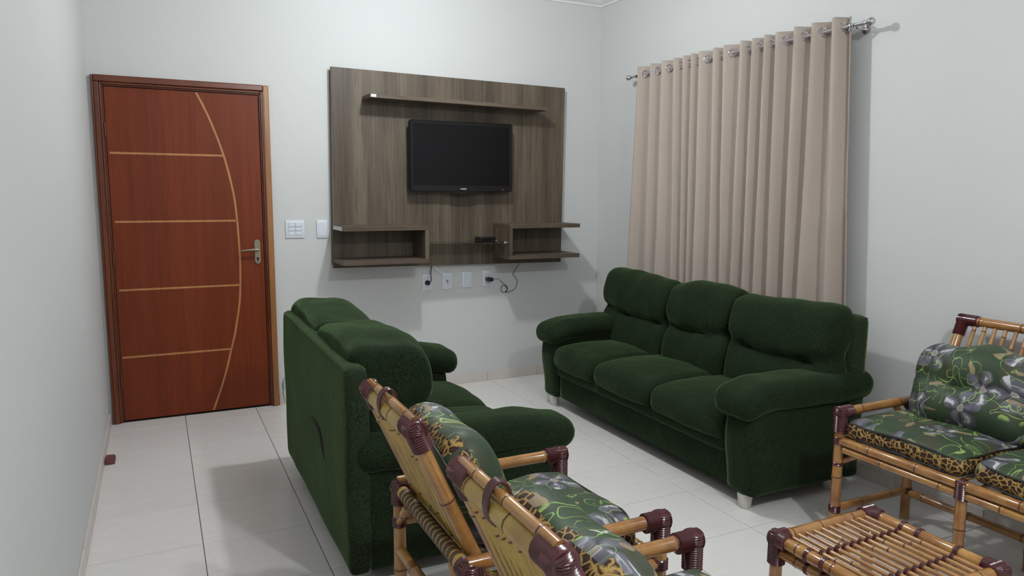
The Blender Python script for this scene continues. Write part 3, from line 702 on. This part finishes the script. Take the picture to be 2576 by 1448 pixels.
def bamboo_seat(root, rear, face, dep, seats_y, za, zs, back_inset, top_d, top_z, slat_step, double_top, slats_mat, rp=.021, low_z=.14, bot_d=.17, slat_r=.0085):
    X = lambda d: rear + face*d
    yf, yn = seats_y[0], seats_y[-1]; f_ = Vector((face, 0, 0))
    for y in (yf, yn):
        s = 1 if y == yf else -1
        pole('leg', (X(dep), y, 0.001), (X(dep), y, za), rp, root); pole('leg', (X(0), y, 0.001), (X(0), y, za-.02), rp, root)
        pole('arm_rail', (X(-.005), y, za), (X(dep+.004), y, za), rp*.95, root, step=.24)
        corner('corner_wrap', (X(dep), y, za-.002), [(-f_, .062), ((0, 0, -1), .085)], root, rp*1.28)
        corner('corner_wrap', (X(0), y, za-.022), [((0, -s, 0), .04), ((0, 0, -1), .055), (f_, .035)], root, rp*1.24)
        pole('brace', (X(dep-.012), y-s*.004, zs-.10), (X(dep-.012), y-s*.13, zs-.015), rp*.6, root); tie((X(dep), y, zs-.105), (0, 0, 1), rp, root)
        pole('arm_brace', (X(.02), y, zs+.01), (X(.13), y, za-.015), rp*.62, root)
        pole('side_rail', (X(0), y, zs), (X(dep), y, zs), rp*.8, root, step=.2)
        pole('stretcher', (X(0), y, low_z), (X(dep), y, low_z), rp*.85, root, step=.2)
        for d in (0, dep): tie((X(d), y, low_z), (0, 0, 1), rp, root, .03); tie((X(d), y, zs), (0, 0, 1), rp, root, .035)
        pole('rear_brace', (X(-.006), y-s*.004, za-.14), (X(-.006), y-s*.10, za-.045), rp*.62, root); tie((X(0), y, za-.145), (0, 0, 1), rp, root)
    pole('front_rail', (X(dep), yf, zs), (X(dep), yn, zs), rp*.95, root, step=.2)
    pole('front_rail', (X(dep+.002), yf-.03, zs-.036), (X(dep+.002), yn+.03, zs-.036), rp*.75, root, step=.23)
    pole('rear_seat_rail', (X(0), yf, zs-.10), (X(0), yn, zs-.10), rp*.85, root, step=.2)
    pole('stretcher', (X(0), yf, low_z-.01), (X(0), yn, low_z-.01), rp*.85, root, step=.2)
    pole('stretcher', (X(dep), yf, low_z-.03), (X(dep), yn, low_z-.03), rp*.75, root, step=.2)
    # cane-wound rear rail at arm height
    L = abs(yf-yn); bm = bmesh.new(); lathe(bm, (X(0), yf, za-.022), (X(0), yn, za-.022), [(0, rp, 0), (L, rp, 0)], 14); link('rear_rail', bm, 'cane', root)
    y = yf-.065
    while y > yn+.065:
        bm = bmesh.new(); lathe(bm, (X(0), y, za-.022), (X(0), y-.022, za-.022), [(0, rp*1.02, 0), (.002, rp*1.09, 0), (.015, rp*1.09, 0), (.018, rp*1.02, 0)], 14); link('cane_ring', bm, 'brownring', root); y -= .026
    for y in seats_y[1:-1]:
        pole('leg', (X(dep), y, 0.001), (X(dep), y, zs-.01), rp*.92, root); tie((X(dep), y, zs-.02), (0, 0, 1), rp*1.08, root, .07)
        pole('leg', (X(0), y, 0.001), (X(0), y, zs-.10), rp*.9, root)
        tie((X(dep), y, zs), (0, 1, 0), rp*1.0, root, .022)
    # seat slats running front to back
    y = yf-.07
    while y > yn+.05:
        pole('seat_slat', (X(.05), y, zs+.006), (X(dep-.006), y, zs+.006), .0075, root, slats_mat, seg=8); y -= .075
    # inclined backs
    for ya, yb in zip(seats_y, seats_y[1:]) if double_top else [(seats_y[0], seats_y[-1])]:
        y0, y1 = ya-back_inset, yb+back_inset
        T = lambda y: Vector((X(top_d), y, top_z)); Bo = lambda y: Vector((X(bot_d), y, zs+.0))
        ax = (T(0)-Bo(0)).normalized(); nf = Vector((ax.z*face, 0, -ax.x*face)); nf = nf if nf.x*face > 0 else -nf
        for y in (y0, y1): pole('back_post', Bo(y), T(y), rp*.98, root, step=.22)
        pole('back_bottom_rail', Bo(y0)+ax*.02, Bo(y1)+ax*.02, rp*.8, root)
        pole('top_rail', T(y0), T(y1), rp*(1.18 if double_top else 1.0), root, 'cane' if double_top else 'bamboo', step=.19, thick=1.04)
        if double_top:
            q = nf*.014+ax*.030; pole('top_rail', T(y0)+q, T(y1)+q, rp*.62, root, step=.13)
            m_ = (T(y0)+T(y1))/2 + q*.45 + Vector((0, .03, 0)); bm = bmesh.new()
            for k in range(4):
                yy = m_.y-.009+k*.006; cc = [Vector((m_.x, yy, m_.z)) + (q.normalized()*math.cos(a)*(rp*1.18+rp*.62+.006) + q.normalized().cross(Vector((0, 1, 0)))*math.sin(a)*(rp*1.22)) for a in [2*math.pi*i/20 for i in range(20)]]
                tube(bm, cc, .0038, 6, closed=True)
            link('tie_band', bm, 'maroon', root)
        for y, s in ((y0, 1), (y1, -1)):
            big_ = 1.42 if double_top else 1.2
            dirs = [((0, -s, 0), .055 if double_top else .07), (-ax, .058 if double_top else .075)]
            c0 = T(y) + (ax*.010+nf*.004 if double_top else Vector((0, 0, 0)))
            corner('corner_wrap', c0, dirs, root, rp*(1.33 if double_top else 1.18), rp*big_)
        yy = y0-(.036 if double_top else .060); off = -nf*.010
        while yy > y1+.025:
            if double_top:
                jit = random.uniform(-.007, .007)
                pole('back_slat', Bo(yy+jit)+ax*.01+off, T(yy)+off-ax*.012, slat_r*random.uniform(.72, 1.12), root, slats_mat, step=.3, seg=8)
            else: pole('back_slat', Bo(yy)+ax*.01, T(yy)-ax*.012, slat_r, root, slats_mat, step=.13, seg=8)
            if double_top: yy -= .046*random.uniform(.9, 1.08)
            else: yy -= slat_step

ch = thing('bamboo_armchair', (1.30, -3.34, 0), 'bamboo armchair with maroon bindings directly behind the two-seat sofa', 'armchair', 'bamboo armchairs')
bamboo_seat(ch, 1.005, 1, .605, [-3.045, -3.635], .575, .44, .085, -.112, .908, .0300, True, 'cane', slat_r=.0078, bot_d=.10)
def copy_tree(o, parent=None):
    c = o.copy(); COL.objects.link(c); c.parent = parent
    for k in list(o.children): copy_tree(k, c)
    return c
ch2 = copy_tree(ch); ch2.location = (1.305, -3.34-.725, 0); ch2['label'] = 'bamboo armchair nearest the camera, cut off by the bottom edge of the photo'
bs = thing('bamboo_sofa', (3.2, -3.7, 0), 'two-seat bamboo sofa with slatted back beside the right wall', 'sofa')
bamboo_seat(bs, 3.445, -1, .480, [-3.13, -3.675, -4.22], .578, .452, .095, -.165, .955, .0435, False, 'slat', bot_d=.05)

# coffee table
tb = thing('bamboo_coffee_table', (2.33, -3.83, 0), 'small square bamboo coffee table with a slatted top', 'table')
zt, X0, X1, Y0, Y1 = .400, 2.105, 2.548, -3.612, -4.052
for x in (X0, X1):
    for y in (Y0, Y1): pole('leg', (x, y, .001), (x, y, zt), .0205, tb)
for y in (Y0, Y1):
    pole('top_rail', (X0, y, zt), (X1, y, zt), .0205, tb, step=.14); pole('stretcher', (X0, y, .15), (X1, y, .15), .016, tb)
for x in (X0, X1):
    pole('top_rail', (x, Y0, zt), (x, Y1, zt), .0205, tb, step=.14); pole('lower_rail', (x, Y0, zt-.043), (x, Y1, zt-.043), .016, tb, step=.16); pole('stretcher', (x, Y0, .13), (x, Y1, .13), .016, tb)
    for y in (-3.74, -3.80, -3.93):
        tie((x, y, zt), (0, 1, 0), .0205, tb, .014); tie((x, y, zt-.043), (0, 1, 0), .016, tb, .014)
for x, sx_ in ((X0, 1), (X1, -1)):
    for y, sy_ in ((Y0, -1), (Y1, 1)): corner('corner_wrap', (x, y, zt), [((sx_, 0, 0), .042), ((0, sy_, 0), .045), ((0, 0, -1), .085)], tb, .0265, .028)
sl = [2.150, 2.184, 2.218, 2.254, 2.290, 2.325, 2.360, 2.396, 2.432, 2.468, 2.503]
for i, x in enumerate(sl):
    pole('top_slat', (x, Y0-.008, zt+.002), (x+.002, Y1+.008, zt+.002), .0078, tb, 'slat', step=.26, seg=8)
for y in (-3.748, -3.936):
    pole('cross_rail', (X0, y, zt-.015), (X1, y, zt-.015), .0085, tb, seg=8)
    for x in sl:
        bm = bmesh.new(); cc = [Vector((x, y, zt-.006)) + Vector((math.cos(a)*.0095, 0, math.sin(a)*.0175)) for a in [2*math.pi*i/14 for i in range(14)]]
        for o_ in (-.005, .001): tube(bm, [c+Vector((0, o_, 0)) for c in cc], .0034, 5, closed=True)
        link('slat_binding', bm, 'maroon', tb)

# ---------------------------------------------------------------- loose cushions on the bamboo furniture
def frame_xf(o_, ex, ey, ez): return lambda p: Vector(o_) + Vector(ex)*p.x + Vector(ey)*p.y + Vector(ez)*p.z
def cushion(name, label, group, size, xf, plane, seed, puff=.02, tuft=None, nz=.008, cat='cushion', band=(-.36, .36)):
    """size = (depth, width, thickness) in the local frame; z local is the thickness"""
    a, b, c = size; org = xf(Vector((0, 0, 0)))
    o = thing(name, org, label, cat, group)
    def df(p, q):
        k = (1-q.x**2)*(1-q.y**2); s_ = 1 if q.z > 0 else -1
        p.z += s_*puff*abs(q.z)*k**.7
        if tuft: p = tuft(p, q)
        p.x += .010*math.sin(q.y*4.2+seed); p.y += .008*math.sin(q.x*3.7+seed*2)
        return p
    rr_ = .08 if band[1] < .3 else .04
    bm = soft_box((-a/2, -b/2, -c/2), (a/2, b/2, c/2), (rr_, rr_, c*.42), .022, df, nz, 8, up=2)
    for q in bm.faces:
        cc = q.calc_center_median(); out = max(abs(cc.x)/(a/2), abs(cc.y)/(b/2))
        if out > .93 and band[0]*c < cc.z < band[1]*c: q.material_index = 1
    uvl = bm.loops.layers.uv.new('uv')
    for q in bm.faces:
        for lp_ in q.loops:
            vc = lp_.vert.co; lp_[uvl].uv = tuple(vv - math.copysign(ss(.72, 1.0, abs(vv)/hh)*vc.z*1.1, vv) for vv, hh in ((vc.x, a/2), (vc.y, b/2)))
    for v in bm.verts: v.co = xf(v.co)
    mt = floral('floral_print_%d' % seed, plane, seed)
    link('cover', bm, [mt, 'leopard'], o, sharp=80)
    for s_ in (band[1], band[0]):
        pts = []
        N = 64
        for k in range(N):
            t = 2*math.pi*k/N; cx, sy = math.cos(t), math.sin(t); e = .42 if rr_ > .05 else .28
            p = Vector((math.copysign(abs(cx)**e, cx)*(a/2-.006), math.copysign(abs(sy)**e, sy)*(b/2-.006), s_*c))
            q = Vector((2*p.x/a, 2*p.y/b, s_*2)); p = df(p, q); p = p + Vector(mnoise.noise_vector(p*8))*nz; pts.append(xf(p))
        bm = bmesh.new(); tube(bm, pts, .0042, 6, closed=True); link('piping', bm, 'cord', o)
    return o
# armchair 1
def seat_xf(cx, cy, cz): return frame_xf((cx, cy, cz), (1, 0, 0), (0, 1, 0), (0, 0, 1))
def back_xf(face, base, axdir, up):
    ax = Vector(axdir).normalized(); nf = Vector((ax.z*face, 0, -ax.x*face)); nf = nf if nf.x*face > 0 else -nf
    c = Vector(base) + ax*up; return lambda off: frame_xf(c + nf*off, ax, (0, 1, 0), nf)
chair_ax = (-.212, 0, .468)
cushion('seat_cushion', 'floral and leopard print seat cushion on the armchair behind the two-seat sofa', 'bamboo furniture cushions', (.43, .47, .085), seat_xf(1.375, -3.34, .500), 'xy', 3, .030)
cushion('back_cushion', 'floral back cushion leaning in the armchair behind the two-seat sofa', 'bamboo furniture cushions', (.36, .44, .12), (lambda: back_xf(1, (1.105, -3.35, .44), chair_ax, .242)(.095))(), 'yz', 5, .040, band=(-.40, .0))
cushion('seat_cushion', 'floral print seat cushion on the armchair nearest the camera', 'bamboo furniture cushions', (.43, .47, .085), seat_xf(1.38, -4.065, .500), 'xy', 8, .030)
cushion('back_cushion', 'floral back cushion of the armchair nearest the camera, partly under its maroon corner', 'bamboo furniture cushions', (.36, .44, .12), back_xf(1, (1.110, -4.07, .44), chair_ax, .242)(.095), 'yz', 11, .040, band=(-.40, .0))
# sofa
for k, (yc, sd) in enumerate(((-3.405, 14), (-3.945, 17))):
    w1 = ('', 'nearer the green sofa') if k == 0 else ('', 'at the photo\'s right edge')
    cushion('seat_cushion', 'floral seat cushion with leopard edge on the bamboo sofa %s' % w1[1], 'bamboo furniture cushions', (.445, .525, .085), seat_xf(3.190, yc, .508), 'xy', sd, .022)
    def tuft(p, q):
        fr = max(0, q.z)
        p.z += fr*(.018*abs(math.sin((q.x+.12)*math.pi*.9))**.8*(1-q.y**2) - .026*math.exp(-((q.x+.05)/.10)**2)*(1-.4*q.y**2) - .016*math.exp(-((q.x-.15)/.10)**2-((abs(q.y)-.35)/.15)**2))
        p.x += .014*math.cos(q.y*6.5)*ss(.5, 1, q.x) - .055*abs(q.y)**3*ss(.3, 1, q.x); p.y *= 1-.07*ss(.2, 1, q.x)**2
        return p
    fx = back_xf(-1, (3.40, yc-.035, .50), (.20, 0, .44), .182)
    cushion('back_cushion', 'thick tufted floral back cushion on the bamboo sofa %s' % w1[1], 'bamboo furniture cushions', (.38, .50, .15), fx(.100), 'yz', sd+2, .035, tuft, band=(-.42, -.12))

# ---------------------------------------------------------------- small things
st = thing('door_stopper', (.036, -.745, 0), 'small dark red block on the floor against the left wall near the door', 'door stop')
bm = bmesh.new(); vs = [(.013, -.80, 0.0005), (.062, -.80, 0.0005), (.062, -.69, 0.0005), (.013, -.69, 0.0005), (.015, -.798, .034), (.058, -.798, .030), (.060, -.692, .022), (.015, -.692, .026)]
V = [bm.verts.new(v) for v in vs]
for q in ((3, 2, 1, 0), (4, 5, 6, 7), (0, 1, 5, 4), (1, 2, 6, 5), (2, 3, 7, 6), (3, 0, 4, 7)): bm.faces.new([V[i] for i in q])
bmesh.ops.bevel(bm, geom=list(bm.edges), offset=.003, segments=2, affect='EDGES'); link('block', bm, 'stopper', st)
for lp, lb in zip(LAMPS, ('opal ceiling lamp over the middle of the seating area', 'opal ceiling lamp over the near half of the room')):
    lm = thing('ceiling_lamp', (lp[0], lp[1], ZC), lb, 'lamp', 'ceiling lamps')
    bm = bmesh.new(); lathe(bm, (lp[0], lp[1], ZC-.0005), (lp[0], lp[1], ZC-.10), [(0, .06, 0), (.015, .06, 0), (.03, .022, 0), (.07, .022, 0)], 20); link('lamp_holder', bm, 'white_plastic', lm)
    bm = bmesh.new(); ball(bm, (lp[0], lp[1], 2.975), .04, 16, 10, (1, 1, 1.2)); link('bulb', bm, 'bulb', lm)
